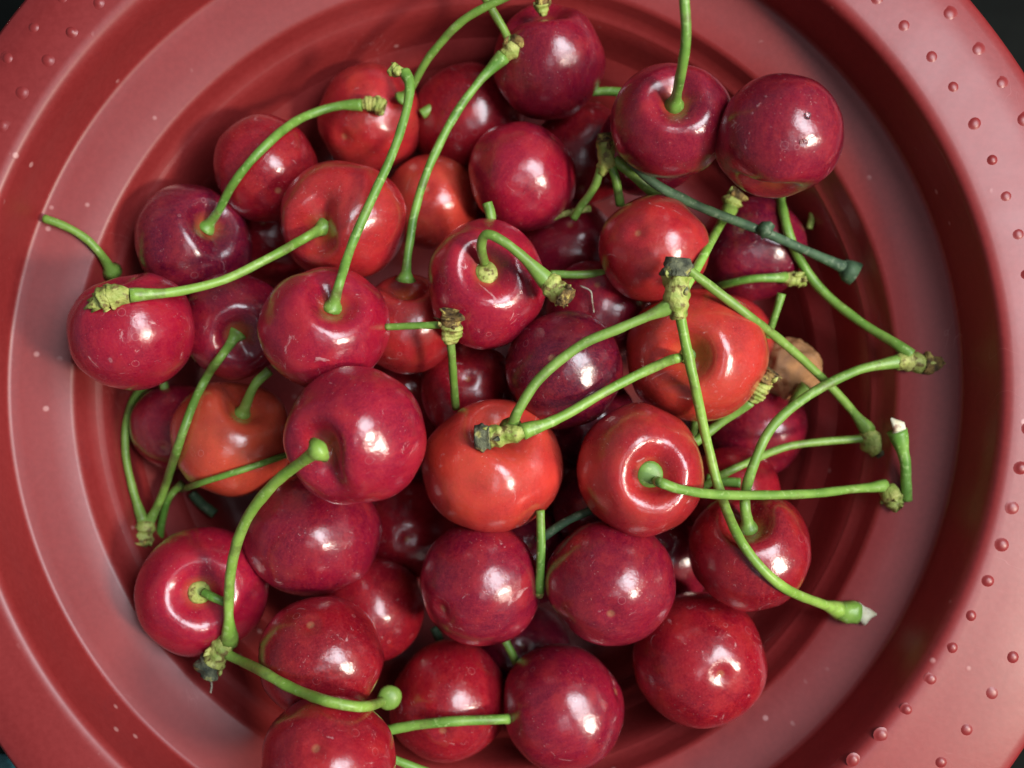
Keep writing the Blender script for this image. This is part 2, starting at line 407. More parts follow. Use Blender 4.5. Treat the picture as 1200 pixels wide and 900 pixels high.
# id, x, y, r, squash (rx/ry), colour, cavity (ox, oy, facing), options, label          -- lowest first
B = 'cherries heaped in the colander'
CH = [
 # --- lowest layer
 (46, 320,272,60,1,DR,(.2,.2,-1),{}, "small dark red cherry glimpsed deep between the red cleft cherry and the purple one"),
 (45, 207,500,52,1,DC,(.3,-.5,-1),{}, "dark cherry half hidden low behind the orange cherry at far left"),
 (16, 548,143,66,1,DR,(-.2,-.5,-1),{}, "shadowed dark red cherry behind the long arching stem, below left of the topmost cherry"),
 (17, 682,185,62,1,DR,(0,-.6,-1),{}, "dim red cherry tucked behind the yellow knobby spur at upper middle"),
 (18, 668,292,60,1,DC,(0,.5,-1),{}, "dark cherry low between the two upper middle cherries, above a horizontal green stem"),
 (52, 700,362,60,1,DC,(0,.5,-1),{}, "dark cherry deep below the horizontal stem, behind the purple cherry with a bright bloom"),
 (53, 760,170,60,1,DK,(0,.5,-1),{}, None),
 (6, 880,292,62,1,DK,(.2,.4,-1),{}, "nearly black cherry with a blue-white shine under the dull dark twig at right"),
 (40, 882,500,60,1,DC,(.3,.5,-1),{}, "dark cherry low at right, under the brown ringed spur"),
 (49, 858,578,56,1,DR,(0,.2,-1),{}, "shaded dark red cherry right of the green-disc cherry at centre right, behind crossing stems"),
 (43, 662,572,58,1,DR,(0,.2,-1),{}, "dim red cherry wedged low between the two big red cherries at centre"),
 (44, 778,650,60,1,DC,(0,.2,-1),{}, "dark red cherry peeping out right of the lower middle crimson cherry"),
 (42, 480,470,62,1,DR,(0,.2,-1),{}, "dim red cherry showing as a crescent right of the largest crimson cherry"),
 (54, 548,455,58,1,DR,(0,.2,-1),{}, "almost black cherry deep under the pair of short stems at centre"),
 (27, 478,620,62,1,DR,(0,-.2,-1),{}, "small brownish red cherry below centre, left of the purple-crimson cherry"),
 (37, 436,716,62,1,DR,(.1,-.6,-1),{}, "dark red cherry with one square shine, low between four others at lower left"),
 (55, 620,650,56,1,DK,(0,.2,-1),{}, None),
 (56, 380,560,56,1,DK,(0,.2,-1),{}, None),
 (57, 690,490,56,1,DK,(0,.2,-1),{}, None),
 (58, 612,768,58,1,DK,(0,.2,-1),{}, "blackish cherry added to darken the gap above the flecked bottom cherry"),  # added filler: dark fruit stands in for shade, covers the pale bowl floor
 (59, 705,590,56,1,DK,(0,.2,-1),{}, "blackish cherry added to darken the gap between the green-disc cherry and the one below it"),  # another added filler, its near-black colour gives this gap its shade
 (9, 313,200,62,1,DR,(-.2,-.4,-1),{}, "blurred dark red cherry at upper left behind a long arching stem"),
 (11, 505,237,56,1,ORR,(.1,.3,-1),{}, "round orange-red cherry behind the two long stems at upper middle"),
 (10, 432,142,63,1,RD,(.5,-.3,-1),{}, "bright red cherry at top left with a stem end lying across it"),
 (12, 226,285,68,1.0,DK,(.36,-.40,1),{}, "deep purple cherry at far upper left with a long stem arching to the right"),
 (39, 928,432,36,1.1,None,(.1,.5,-1),{'rot':1}, "small withered brown cherry at right between the stems"),
 (14, 276,382,62,1,DC,(.05,.22,1),{}, "dark cherry with a green stem disc, between the two crimson ones at left"),
 (19, 476,382,60,1,RD,(0,-.85,1),{}, "red cherry left of centre with a long stem rising to the top edge"),
 (32, 879,645,71,1,DR,(-.02,-.55,1),{'heart':.03}, "dark red cherry low at right with a pale stem foot on top"),
 (41, 845,402,60,1,RD,(0,.2,-1),{}, "red cherry showing as a rim right behind the orange-red dimpled cherry"),
 (34, 526,822,70,1,DR,(.1,-.5,-1),{}, "red-brown cherry with twin shines at the bottom, crossed by a horizontal stem"),
 (3, 786,143,69,1,DC,(.07,-.42,1),{}, "dark cherry at top right whose stem rises out of the picture"),
 (25, 272,515,70,1.03,OR,(.24,-.66,1),{'heart':.14,'su':90}, "orange cherry at left with a deep cleft and a short stem"),
 (28, 238,691,75,1.0,CR,(-.08,.06,1),{'cav':.30}, "crimson cherry at lower left facing up with a round green stem disc"),
 (35, 376,768,73,1.06,DR,(.2,.5,-1),{}, "dark red cherry at lower left above the curled green stem"),
 (33, 662,828,73,1.0,DC,(-.9,.25,-1),{}, "dark crimson cherry at bottom middle flecked with white marks"),
 (36, 384,893,79,1.05,DR,(.2,.2,-1),{}, "red cherry cut by the bottom edge, left of the horizontal stem"),
 (31, 820,773,78,1.0,DR,(-.32,-.23,-1),{}, "large dark red cherry at lower right resting on the bowl wall"),
 (8, 404,258,73,1.06,RD,(-.52,.18,1),{'heart':.12,'su':70}, "glossy red cleft cherry at upper left, its long stem leaving to the left"),
 (13, 155,389,72,1.0,CR,(-.33,-.93,1),{}, "crimson cherry at far left against the bowl wall, under a leafy stem tip"),
 (26, 368,622,78,1.10,DC,(0,.8,-1),{}, "pinkish crimson cherry beneath the largest one, lower left of centre"),
 (30, 715,683,75,1.0,DC,(0,-.5,-1),{}, "dark crimson cherry with a squarish shine right of the short vertical stem"),
 (29, 562,685,72,1.02,DC,(.65,-.42,-1),{}, "purple-crimson cherry below centre with a large ragged white shine"),
 (2, 613,207,64,.97,CR,(-.6,.75,-1),{}, "small plump crimson cherry at upper middle under the topmost cherry"),
 (22, 660,433,70,.95,DK,(.2,.2,-1),{}, "deep purple cherry at centre with a bluish bloom, under a curving stem"),
 (5, 765,291,64,.97,RD,(.3,.3,-1),{}, "bright red cherry right of centre beneath the dull dark twig"),
 (4, 912,158,74,1.03,DC,(.0,.95,1),{'heart':.08,'cav':.15,'su':150}, "large crimson cherry at upper right with water droplets, its stem hanging from below"),
 (1, 642,76,67,.96,DC,(-.08,-.95,1),{'heart':.12,'su':180}, "topmost dark cherry at the upper edge with a torn stub of stem"),
 (15, 380,385,75,1.03,CR,(.20,-.50,1),{}, "crimson cherry left of centre whose long stem runs up to a hooked green end"),
 (23, 815,416,80,1.12,ORR,(-.18,.02,1),{'cav':.30}, "orange-red cherry right of centre with a wide dimple and stem leaving left"),
 (7, 570,334,73,.93,CR,(0,-.30,1),{'cav':.26}, "crimson cherry above centre with a curved stem ending in a ringed cut knob"),
 (24, 750,550,76,.97,RD,(.23,.12,1),{'cav':.30}, "bright red cherry at centre right with a round green disc in its dimple"),
 (20, 420,511,83,1.02,CR,(-.60,.22,1),{'heart':.08,'su':-80}, "largest crimson cherry left of centre, its stem curving down to a ringed knob"),
 (21, 578,548,82,1.05,ORR,(.14,-.62,1),{'cav':.2}, "orange-red cherry at dead centre under a knobby spur"),
]

def bowl_hit(px, py):
    z = 6.0
    while z > -46:
        p = at(px, py, z)
        if math.hypot(p.x - AX, p.y - AY) > rwall(z): return z
        z -= 0.25
    return -46.0

placed = []
info = {}
ZF = {12: None}
for row in CH:
    cid, x, y, r, asp, col, cavd, op, lab = row
    z = 24.0; last = z
    while z > -44:
        p = at(x, y, z); R = r * (CZ - z) / FP
        bad = False
        for q, Rq, _c in placed:
            if (p - q).length < 0.90 * (R + Rq): bad = True; break
        if not bad:
            for k in range(-2, 3):
                zz = z + k * R * .45
                rr = math.sqrt(max(0, R * R - (zz - z) ** 2))
                if zz > -46 and math.hypot(p.x - AX, p.y - AY) + rr * .97 > rwall(zz): bad = True; break
            if z - R * .93 < -46: bad = True
        if bad: break
        last = z; z -= 0.4
    z = last
    p = at(x, y, z); R = r * (CZ - z) / FP
    placed.append((p, R, cid)); info[cid] = (p, R)
import sys
print("CHERRYZ", {c: (round(p.z, 1), round(R, 1)) for c, (p, R) in info.items()})

def surf(px, py, excl=()):
    d = at(px, py, 0) - Vector((0, 0, CZ)); d.normalize()
    best = bowl_hit(px, py)
    for q, R, c in placed:
        if c in excl: continue
        oc = Vector((0, 0, CZ)) - q
        b = oc.dot(d); cc = oc.dot(oc) - R * R
        h = b * b - cc
        if h > 0:
            t = -b - math.sqrt(h)
            zz = CZ + d.z * t
            best = max(best, zz)
    return best

roots = {}
cavpos = {}
for row in CH:
    cid, x, y, r, asp, col, cavd, op, lab = row
    if lab is None and cid in (53, 55, 56, 57): lab = {
        53: "blackish cherry deep in the gap left of the large crimson cherry at upper right",
        55: "blackish cherry deep in the gap right of the purple-crimson cherry below centre",
        56: "blackish cherry hidden under the largest crimson cherry",
        57: "blackish cherry deep in the gap above the bright red cherry with the green disc"}[cid]
    p, R = info[cid]
    v = (Vector((0, 0, CZ)) - p).normalized()
    rt = Vector((1, 0, 0)); rt = (rt - v * rt.dot(v)).normalized(); up = v.cross(rt)
    ox, oy, s = cavd
    zz = math.sqrt(max(0.02, 1 - ox * ox - oy * oy)) * s
    n = (rt * ox - up * oy + v * zz).normalized()
    # roll: where the suture points, as an angle in the picture
    ang = math.radians(op.get('su', random.uniform(0, 360)))
    sd = rt * math.cos(ang) + up * math.sin(ang)
    sx = (sd - n * sd.dot(n)).normalized(); sy = n.cross(sx)
    rot = Matrix((sx, sy, n)).transposed().to_quaternion()
    root = bpy.data.objects.new("cherry", None); COL.objects.link(root)
    root.location = (p - Vector((0, 0, R))) * MM
    tag(root, lab, "cherry", B)
    roots[cid] = root
    if op.get('rot'):
        vs, fs = fruit_mesh(cid, 1, 1, .10, .2, .1)
        vs = [Vector(q) * (1 + .16 * mn.noise(Vector(q) * 3.2 + Vector((9, 3, 1)))) for q in vs]
        fo = mk("fruit", vs, fs, M_ROT, root)
    else:
        vs, fs = fruit_mesh(cid, 1, 1, random.uniform(.025, .055), op.get('cav', .26), op.get('heart', 0))
        # stretch along the picture's x against y to the photographed outline
        if abs(asp - 1) > .01:
            Rm = rot.to_matrix(); Ri = Rm.inverted()
            st = []
            for q in vs:
                w = Rm @ Vector(q)
                a, b, c = w.dot(rt), w.dot(up), w.dot(v)
                k = math.sqrt(asp)
                w = rt * a * k + up * b / k + v * c
                st.append(Ri @ w)
            vs = st
        fo = mk("fruit", vs, fs, M_SKIN, root)
        j = random.uniform(.9, 1.12)
        fo.color = (col[0] * j, col[1] * j, col[2] * j, .16 if col in (OR, ORR) else .12 if col is RD else 0.0)
    fo.scale = (R * MM,) * 3
    fo.location = (0, 0, R * MM)
    fo.rotation_mode = 'QUATERNION'; fo.rotation_quaternion = rot
    depth = 0.93 - op.get('cav', .26) - .05
    cavpos[cid] = (p + n * R * (depth - .01), n)

# ------------------------------------------------------------------ stems and spurs
def catmull(P, n):
    out = []
    Q = [P[0] * 2 - P[1]] + list(P) + [P[-1] * 2 - P[-2]]
    for i in range(1, len(Q) - 2):
        for k in range(n):
            t = k / n
            a, b, c, d = Q[i - 1], Q[i], Q[i + 1], Q[i + 2]
            out.append(0.5 * ((2 * b) + (c - a) * t + (2 * a - 5 * b + 4 * c - d) * t * t + (3 * b - a - 3 * c + d) * t ** 3))
    out.append(P[-1].copy())
    return out

def tube(name, pts, rad, m, parent, seg=12, cap=True, lump=0.05, flat=0.0, cup=False):
    org = parent.location if parent else Vector((0, 0, 0))
    vs, fs = [], []
    nrm = None
    so = Vector((random.random() * 50, random.random() * 50, 0))
    for i, p in enumerate(pts):
        tg = (pts[min(i + 1, len(pts) - 1)] - pts[max(i - 1, 0)]).normalized()
        if nrm is None:
            nrm = tg.cross(Vector((0, 0, 1)))
            if nrm.length < .05: nrm = tg.cross(Vector((1, 0, 0)))
        nrm = (nrm - tg * nrm.dot(tg)).normalized()
        bn = tg.cross(nrm)
        for k in range(seg):
            a = math.tau * k / seg
            rr = rad[i] * (1 + lump * 2 * mn.noise(Vector((p.x * .5 + math.cos(a), p.y * .5 + math.sin(a), p.z * .5)) + so))
            vs.append(((p + nrm * math.cos(a) * rr + bn * math.sin(a) * rr * (1 - flat)) * MM - org))
    n = len(pts)
    for i in range(n - 1):
        for k in range(seg):
            k2 = (k + 1) % seg
            fs.append((i * seg + k, i * seg + k2, (i + 1) * seg + k2, (i + 1) * seg + k))
    fs.append([k for k in range(seg)][::-1])
    if cup:
        tg = (pts[-1] - pts[-2]).normalized()
        b0 = len(vs)
        for k in range(seg): vs.append((Vector(vs[(n - 1) * seg + k]) - (pts[-1] * MM - org)) * .62 + (pts[-1] * MM - org) - tg * 0.7 * MM)
        for k in range(seg): fs.append(((n - 1) * seg + k, (n - 1) * seg + (k + 1) % seg, b0 + (k + 1) % seg, b0 + k))
        fs.append([b0 + k for k in range(seg)])
    else:
        fs.append([(n - 1) * seg + k for k in range(seg)])
    return mk(name, vs, fs, m, parent)

def route(P, rad=1.0, excl=(), own=None, over=True, lift=0.0, free=1.5):
    """P: list of (px,py[,z]) or ('c', id) for the foot in that cherry's cavity."""
    pts = []
    start_c = P[0][0] == 'c'
    for q in P:
        if q[0] == 'c':
            w = cavpos[q[1]][0]; pts.append([600 + w.x * FP / (CZ - w.z), 450 - w.y * FP / (CZ - w.z), w.z])
        else:
            pts.append([q[0], q[1], q[2] if len(q) > 2 else None])
    for e in (0, -1):
        if pts[e][2] is None: pts[e][2] = surf(pts[e][0], pts[e][1], excl) + rad + lift
    L = [0]
    for a, b in zip(pts, pts[1:]): L.append(L[-1] + math.hypot(a[0] - b[0], a[1] - b[1]))
    kn = [i for i, q in enumerate(pts) if q[2] is not None]
    for i, q in enumerate(pts):
        if q[2] is None:
            a = max(k for k in kn if k < i); b = min(k for k in kn if k > i)
            t = (L[i] - L[a]) / (L[b] - L[a]); q[2] = pts[a][2] * (1 - t) + pts[b][2] * t
    sm = catmull([Vector(q) for q in pts], 8)
    if over:
        hs = [surf(q.x, q.y, excl) + rad + .5 for q in sm]
        d = [0]
        for a, b in zip(sm, sm[1:]): d.append(d[-1] + math.hypot(a.x - b.x, a.y - b.y) / 6)
        z = np.array([q.z for q in sm]); h = np.array(hs)
        if start_c:
            w = np.clip((np.array(d) - free) / 4, 0, 1)
            h = z * (1 - w) + h * w
        z0, z1 = z[0], z[-1]
        for it in range(26):
            z = np.maximum(z, h)
            zz = z.copy(); zz[1:-1] = (z[:-2] + 2 * z[1:-1] + z[2:]) / 4
            z = zz; z[0] = z0
        for q, a in zip(sm, z): q.z = a
    out = [at(q.x, q.y, q.z) for q in sm]
    if start_c:
        # leave the cavity along its axis
        f, n = cavpos[P[0][1]]
        out[0] = f.copy()
    return out

def radii(n, r, foot=True, end=1.5, pts=None):
    d = [0]
    for a, b in zip(pts, pts[1:]): d.append(d[-1] + (a - b).length)
    T = d[-1]; out = []
    for x in d:
        k = 1.0
        if foot: k += 1.15 * math.exp(-(x / 0.9) ** 2) + .25 * math.exp(-(x / 3.5) ** 2)
        k += (end - 1) * math.exp(-((T - x) / 3.6) ** 2)
        out.append(.93 * r * k * (1 + .10 * mn.noise(Vector((x * .22, r * 31, T)))))
    return out

def stem(root, P, r=0.95, m=None, foot=True, end=1.5, name="stem", **kw):
    kw2 = {k: kw[k] for k in ('excl', 'over', 'lift', 'free') if k in kw}
    pts = route(P, rad=r, **kw2)
    rs = radii(len(pts), r, foot, end, pts)
    o = tube(name, pts, rs, m or M_STEM, root)
    return o, pts

def disc(root, pos, n, r=1.9, h=.8, m=None):
    n = n.normalized()
    pts = [pos + n * h * t for t in (-1, -.55, -.2, 0.2, .6, 1.0)]
    return tube("stem_disc", pts, [r * .5, r * .85, r, r * 1.02, r * .86, r * .45], m or M_STEM, root, seg=18, lump=.06)

def spur(root, p0, p1, r=1.7, tip=M_TIP, tipf=.32, rings=6, m=None, r1=None):
    """knobby ringed end of a stem; p0, p1 in mm."""
    r1 = r1 or r * 1.05
    ax = p1 - p0; L = ax.length
    n = max(14, rings * 5)
    side = ax.cross(Vector((0, 0, 1))).normalized()
    bend = random.uniform(-.5, .5)
    pts, rs = [], []
    for i in range(n + 1):
        t = i / n
        pts.append(p0 + ax * t + side * math.sin(t * math.pi) * bend)
        rr = (r + (r1 - r) * t) * (1 + .055 * math.sin(t * rings * math.tau + 2 * mn.noise(Vector((t * 3, r * 7, L)))) + .22 * mn.noise(Vector((t * 4, L * 3, r)))) * (0.62 + 0.38 * min(1, t * 4))
        rs.append(rr)
    k = int(n * (1 - tipf))
    sp = tube("spur", pts[:k + 1], rs[:k + 1], m or M_SPUR, root, seg=16, lump=.20)
    tp = tube("spur_end", pts[k:], [q * random.uniform(.90, 1.04) for q in rs[k:]], tip, root, seg=14, lump=.36, cup=True)
    # small bracts around it
    for q in range(4):
        t = random.uniform(.35, .85); c = pts[int(t * n)]
        a = random.uniform(0, math.tau)
        out = (side * math.cos(a) + ax.normalized().cross(side) * math.sin(a))
        b0 = c + out * rs[int(t * n)] * .8
        b1 = b0 + out * .7 + ax.normalized() * random.uniform(.8, 1.8)
        tube("bract", [b0, (b0 + b1) / 2 + out * .2, b1], [.55, .42, .1], random.choice((M_SPUR, tip)), root, seg=6, flat=.5)
    return sp

def loose(name, label, x, y, cat="stem", group='loose cherry stems lying on the heap'):
    o = bpy.data.objects.new(name, None); COL.objects.link(o)
    o.location = at(x, y, surf(x, y)) * MM
    return tag(o, label, cat, group)

def sp_px(root, a, b, base_z=None, r=1.7, **kw):
    za = base_z if base_z is not None else surf(*a[:2]) + r + .3
    A = at(a[0], a[1], a[2] if len(a) > 2 else za); B_ = at(b[0], b[1], b[2] if len(b) > 2 else A.z)
    # keep it off what it lies on
    for w, q in ((A, a), (B_, b)):
        if len(q) < 3: w.z = max(w.z, surf(q[0], q[1]) + r * .9)
    A = at(a[0], a[1], A.z); B_ = at(b[0], b[1], B_.z)
    return spur(root, A, B_, r, **kw), A, B_

R_ = roots
# cherry 12
o, p = stem(R_[12], [('c', 12), (256, 247), (273, 216), (302, 180), (345, 143), (392, 125), (424, 123)])
spur(R_[12], p[-1], at(450, 127, p[-1].z), 1.45, tip=M_SPUR)
# cherry 8
o, p = stem(R_[8], [('c', 8), (352, 282), (318, 301), (262, 328), (205, 342), (152, 346)], end=1.6, m=M_STEMB)
spur(R_[8], p[-1], at(118, 352, p[-1].z + .5), 1.9, tip=M_SPUR, rings=3, r1=2.2)
t8 = p[-1].z
for dx, dy in ((98, 362), (102, 352), (108, 344), (107, 366)):
    tube("bract", [at(122, 352, t8 + .5), at((122 + dx) / 2, (352 + dy) / 2 - 1, t8 + .8), at(dx, dy, t8)], [1.2, .9, .15], M_SPUR, R_[8], seg=7, flat=.6)
# cherry 15
o, p = stem(R_[15], [('c', 15), (399, 328), (413, 285), (437, 230), (460, 180), (476, 130), (480, 100, 0), (474, 84, -1)], r=.95, end=1.35)
spur(R_[15], p[-1], at(459, 78, p[-1].z), 1.25, tip=M_SPUR, rings=3)
# cherry 19 + second stem going off the picture
o, p = stem(R_[19], [(475, 328), (479, 290), (488, 240), (505, 190), (532, 137), (562, 95), (590, 66)], r=.92, end=2.0, excl=(15,))
z = p[-1].z
spur(R_[19], p[-1], at(606, 46, z), 1.9, tip=M_TIP, rings=3)
stem(R_[19], [(598, 52, z), (590, 34, z), (577, 12, z + 1), (560, -22, z + 3)], foot=False, over=False, m=M_STEMB)
# cherry 10
stem(R_[10], [(472, 116, -18), (484, 99, -15), (505, 64, -10), (540, 26, -5), (575, 5, -2), (610, -12, 0)], foot=True, end=1.2, r=.9, over=False)
# cherry 13
o, p = stem(R_[13], [(131, 318), (118, 298), (100, 279), (76, 265), (52, 256)], end=1.1, r=.95)
# cherry 14
o, p = stem(R_[14], [('c', 14), (262, 414), (245, 437), (226, 475), (208, 525), (190, 580), (172, 618)], r=.95, end=1.4)
p14 = p
sp_px(R_[14], (172, 610, p[-1].z + 1), (163, 640, p[-1].z + 1), r=1.8, tip=M_TIP, rings=4, tipf=.2)
zs = p[-1].z
stem(R_[14], [(192, 446), (163, 459), (149, 490), (147, 530), (156, 575), (168, 612, zs + 1)], r=.9, excl=(13,), foot=False)
# the bunch of stems at left
c1 = loose("loose_stalk", "thin green stem lying aslant across the lower edge of the orange cherry", 240, 565)
stem(c1, [(336, 533), (292, 548), (235, 566), (212, 574)], r=.7, foot=False, end=1.0, excl=(20, 26))
c1 = loose("loose_stalk", "short green stem pointing down at the stem bunch on the left", 205, 600)
stem(c1, [(214, 566, zs - 1), (198, 583, zs - 2), (190, 610, zs - 4), (185, 640, zs - 6)], r=.85, foot=False, over=False)
c1 = loose("loose_stalk", "short pale green stem under the far left crimson cherry, beside the curved stem", 195, 465)
stem(c1, [(184, 425, -24), (191, 447, -24), (199, 482, -26)], r=.95, foot=False, over=False)
# cherry 25
stem(R_[25], [('c', 25), (300, 450), (318, 432), (335, 420)], r=1.0, end=1.0, over=False, free=30) if False else stem(R_[25], [('c', 25), (298, 452, info[25][0].z + 9), (316, 434, info[25][0].z + 9)], r=1.05, end=1.0, over=False)
# cherry 20
o, p = stem(R_[20], [(374, 527), (355, 540), (322, 566), (291, 605), (274, 650), (268, 700), (269, 752)], r=1.08, end=1.9, m=M_STEMB)
disc(R_[20], p[0] + Vector((0, 0, .2)), Vector((-.5, -.2, .8)), 1.9, .8, M_STEM)
z = p[-1].z
spur(R_[20], at(270, 748, z), at(241, 790, z - .3), 2.6, tip=M_GREY, rings=5, r1=2.5)
o, q = stem(R_[20], [(264, 766, z), (302, 784), (340, 805), (385, 822), (425, 828), (449, 822, info[34][0].z + 10.5)], r=1.05, foot=False, end=1.0, m=M_STEMB)
disc(R_[20], at(456, 817, q[-1].z + .3), Vector((.2, .1, 1)), 2.5, 1.3, M_STEM)
# cherry 28
f, n = cavpos[28]
disc(R_[28], f + n * .8, n, 2.3, 1.0, M_SPUR)
stem(R_[28], [(238, 694, f.z + 1.8), (250, 700, f.z + 2.6), (264, 706, f.z + 2.0)], r=.95, foot=False, end=1, over=False, m=M_STEM)
# cherry 7
f, n = cavpos[7]
disc(R_[7], f + n * .6, n, 2.3, .9, M_SPUR)
o, p = stem(R_[7], [(568, 308, f.z + 1.5), (564, 290, f.z + 5.5), (570, 275, f.z + 8), (590, 283, f.z + 8.5), (617, 305, f.z + 7.5), (641, 330, f.z + 6)], r=.95, foot=False, end=2.0, over=False)
spur(R_[7], p[-1] - (p[-1] - p[-3]) * .3, at(668, 351, p[-1].z + 1.2), 2.2, tip=M_TIP, tipf=.25, rings=4, r1=2.5)
# pair of short stems at centre
c1 = loose("loose_stalk", "pair of short stems joined at a brown ringed knob, between the centre cherries", 527, 380)
z = max(surf(527, 378), info[7][0].z) + 3
stem(c1, [(527, 380, z), (505, 381, z - .3), (480, 382, z - 1), (452, 383, z - 2)], r=.75, foot=False, end=.9, over=False, m=M_STEM)
stem(c1, [(527, 388, z - .5), (529, 410, z - 2), (531, 440, z - 7), (534, 478, z - 14)], r=.85, foot=False, end=1.0, over=False, m=M_STEM)
spur(c1, at(529, 402, z - 1), at(529, 366, z + 1.5), 1.9, tip=M_TIP, tipf=.35, rings=6, r1=2.4)
for a, b in (((522, 372), (516, 362)), ((520, 380), (518, 395)), ((516, 376), (508, 372))):
    tube("bract", [at(*a, z), at((a[0] + b[0]) / 2 + 2, (a[1] + b[1]) / 2, z + .6), at(*b, z + .3)], [.35, .22, .08], M_TIP, c1, seg=5)
# cherry 21 with the big spur (a, b)
zc = surf(600, 500) + 1.2
zs1 = max(surf(795, 340, ()), surf(780, 300)) + 4.5
o, p = stem(R_[21], [(599, 502, zc), (607, 482, zc + 2.5), (632, 444), (680, 405), (735, 381), (778, 362, zs1), (792, 352, zs1)], r=1.05, foot=True, end=2.0, m=M_STEM)
zb = p[-1].z
spur(R_[21], at(796, 374, zb), at(795, 302, zb + 1), 2.5, tip=M_GREY, tipf=.30, rings=6, r1=2.1)
o, p = stem(R_[21], [(796, 365, zb), (805, 410), (815, 455), (829, 520), (845, 580), (872, 640), (918, 688), (985, 716)], r=1.05, foot=False, end=2.1, m=M_STEMB)
zt = p[-1].z
tube("stem_disc", [at(980, 715, zt), at(992, 717, zt), at(1000, 718, zt), at(1006, 719, zt)], [1.9, 2.4, 2.6, 2.2], M_STEMB, R_[21], seg=16, lump=.2)
tube("torn_end", [at(1003, 718, zt), at(1012, 721, zt), at(1020, 719, zt + .2), at(1027, 720, zt + .3)], [2.1, 1.7, .9, .25], M_PALE, R_[21], seg=9, lump=.5)
# cherry 23 (c)
zc2 = surf(590, 512) + 2.0
f, n = cavpos[23]
disc(R_[23], f + n * .5, n, 1.7, .8, M_STEM)
o, p = stem(R_[23], [(797, 419, f.z + 1), (778, 425, f.z + 4), (722, 452), (655, 490), (612, 506, zc2)], r=1.0, foot=False, end=1.7, m=M_STEMB)
spur(R_[23], at(617, 505, p[-1].z), at(556, 512, p[-1].z - .3), 1.9, tip=M_GREY, tipf=.28, rings=6, r1=1.9)
# cherry 24 (g)
f, n = cavpos[24]
disc(R_[24], f + n * .9, n, 2.5, .6, M_STEM)
o, p = stem(R_[24], [(770, 564, f.z + 2), (800, 574, f.z + 5), (850, 580), (940, 579), (1000, 573), (1037, 569)], r=.98, foot=False, end=1.4)
zg = p[-1].z
spur(R_[24], at(1040, 568, zg), at(1053, 592, zg), 2.3, tip=M_SPUR, tipf=.4, rings=3, r1=2.5)
# loose e + f
c1 = loose("loose_stalk", "long forked green stem crossing the right side down to a mottled grey knob", 1030, 515)
z5 = surf(815, 326) + 1.2
o, p = stem(c1, [(802, 312, zb - 3.2), (842, 343), (880, 372), (930, 412), (980, 460), (1018, 505)], r=.98, foot=False, end=1.8)
ze = p[-1].z
stem(c1, [(1016, 514, ze), (970, 517), (920, 524), (870, 545), (835, 563), (815, 580)], r=.9, foot=False, end=1.1, excl=(24,))
spur(c1, at(1012, 506, ze), at(1050, 543, ze - .5), 2.3, tip=M_GREY, tipf=.5, rings=4, r1=2.1)
c1 = loose("loose_stalk", "short dark green stem standing at the far right with a torn white end", 1056, 530)
zz = surf(1056, 530) + 2.5
stem(c1, [(1063, 586, zz - 1), (1062, 566, zz), (1060, 537, zz + 1.2), (1051, 505, zz + 2)], r=1.15, foot=False, end=1.9, over=False)
tube("torn_end", [at(1053, 507, zz + 2.2), at(1051, 500, zz + 2.6), at(1044, 490, zz + 2.8)], [1.5, 1.2, .2], M_PALE, c1, seg=9, lump=.5, flat=.4)
# pair 4 + 32: stems h and i meet at a spur
f, n = cavpos[32]
o, p = stem(R_[32], [('c', 32), (873, 585), (882, 548), (905, 500), (948, 463), (1005, 434), (1055, 423)], r=1.05, end=1.5)
zh = p[-1].z
spur(R_[32], at(1050, 423, zh), at(1106, 429, zh - .6), 2.2, tip=M_TIP, tipf=.42, rings=5, r1=1.9)
stem(R_[4], [(914, 224), (917, 245), (930, 290), (960, 337), (1005, 375), (1048, 402), (1068, 416, zh)], r=1.08, foot=False, end=1.3, excl=(4,))
# cherry 3 and 1
f, n = cavpos[3]
stem(R_[3], [('c', 3), (799, 80, f.z + 10), (804, 40, f.z + 15), (801, -15, f.z + 18)], r=.98, end=1.0, over=False)
f, n = cavpos[1]
spur(R_[1], at(637, 18, f.z + 4), at(635, -4, f.z + 6), 1.3, tip=M_TIP, rings=2)
# d: tall stem with a brown ringed tip
c1 = loose("loose_stalk", "bright green stem with a brown ringed tip, pointing up right above the big spur", 840, 275)
o, p = stem(c1, [(803, 338, zb - 3.4), (822, 304), (841, 268), (855, 245)], r=1.0, foot=False, end=1.9, lift=1.0, m=M_STEMB)
spur(c1, p[-1], at(867, 224, p[-1].z + 1), 2.0, tip=M_TIP, tipf=.4, rings=3, r1=1.9)
# j
c1 = loose("loose_stalk", "pale green stem with a small ringed end, lying above the orange-red dimpled cherry", 880, 328)
o, p = stem(c1, [(812, 345), (840, 336), (880, 327), (920, 325)], r=.9, foot=False, end=1.4, excl=(5, 23))
spur(c1, p[-1], at(943, 327, p[-1].z), 1.4, tip=M_SPUR, rings=4)
# k: dull twig
c1 = loose("twig", "dull dark green twig running under the upper right stems to a flared end", 870, 262, cat="twig", group=None)
z = info[5][0].z + 2
o, p = stem(c1, [(738, 188, z + 3), (770, 217, z + 3), (815, 240), (860, 258), (900, 274), (950, 296), (993, 315)], r=1.05, foot=False, end=1.5, m=M_STEMD, excl=(4, 5, 3))
tube("twig_end", [p[-2], p[-1], at(1003, 321, p[-1].z)], [1.9, 2.3, 2.5], M_STEMD, c1, lump=.2)
tube("bud", [at(890, 272, p[30].z + .8), at(899, 268, p[30].z + 1.4), at(905, 262, p[30].z + 1.6)], [1.5, 1.8, .8], M_STEMD, c1, lump=.3)
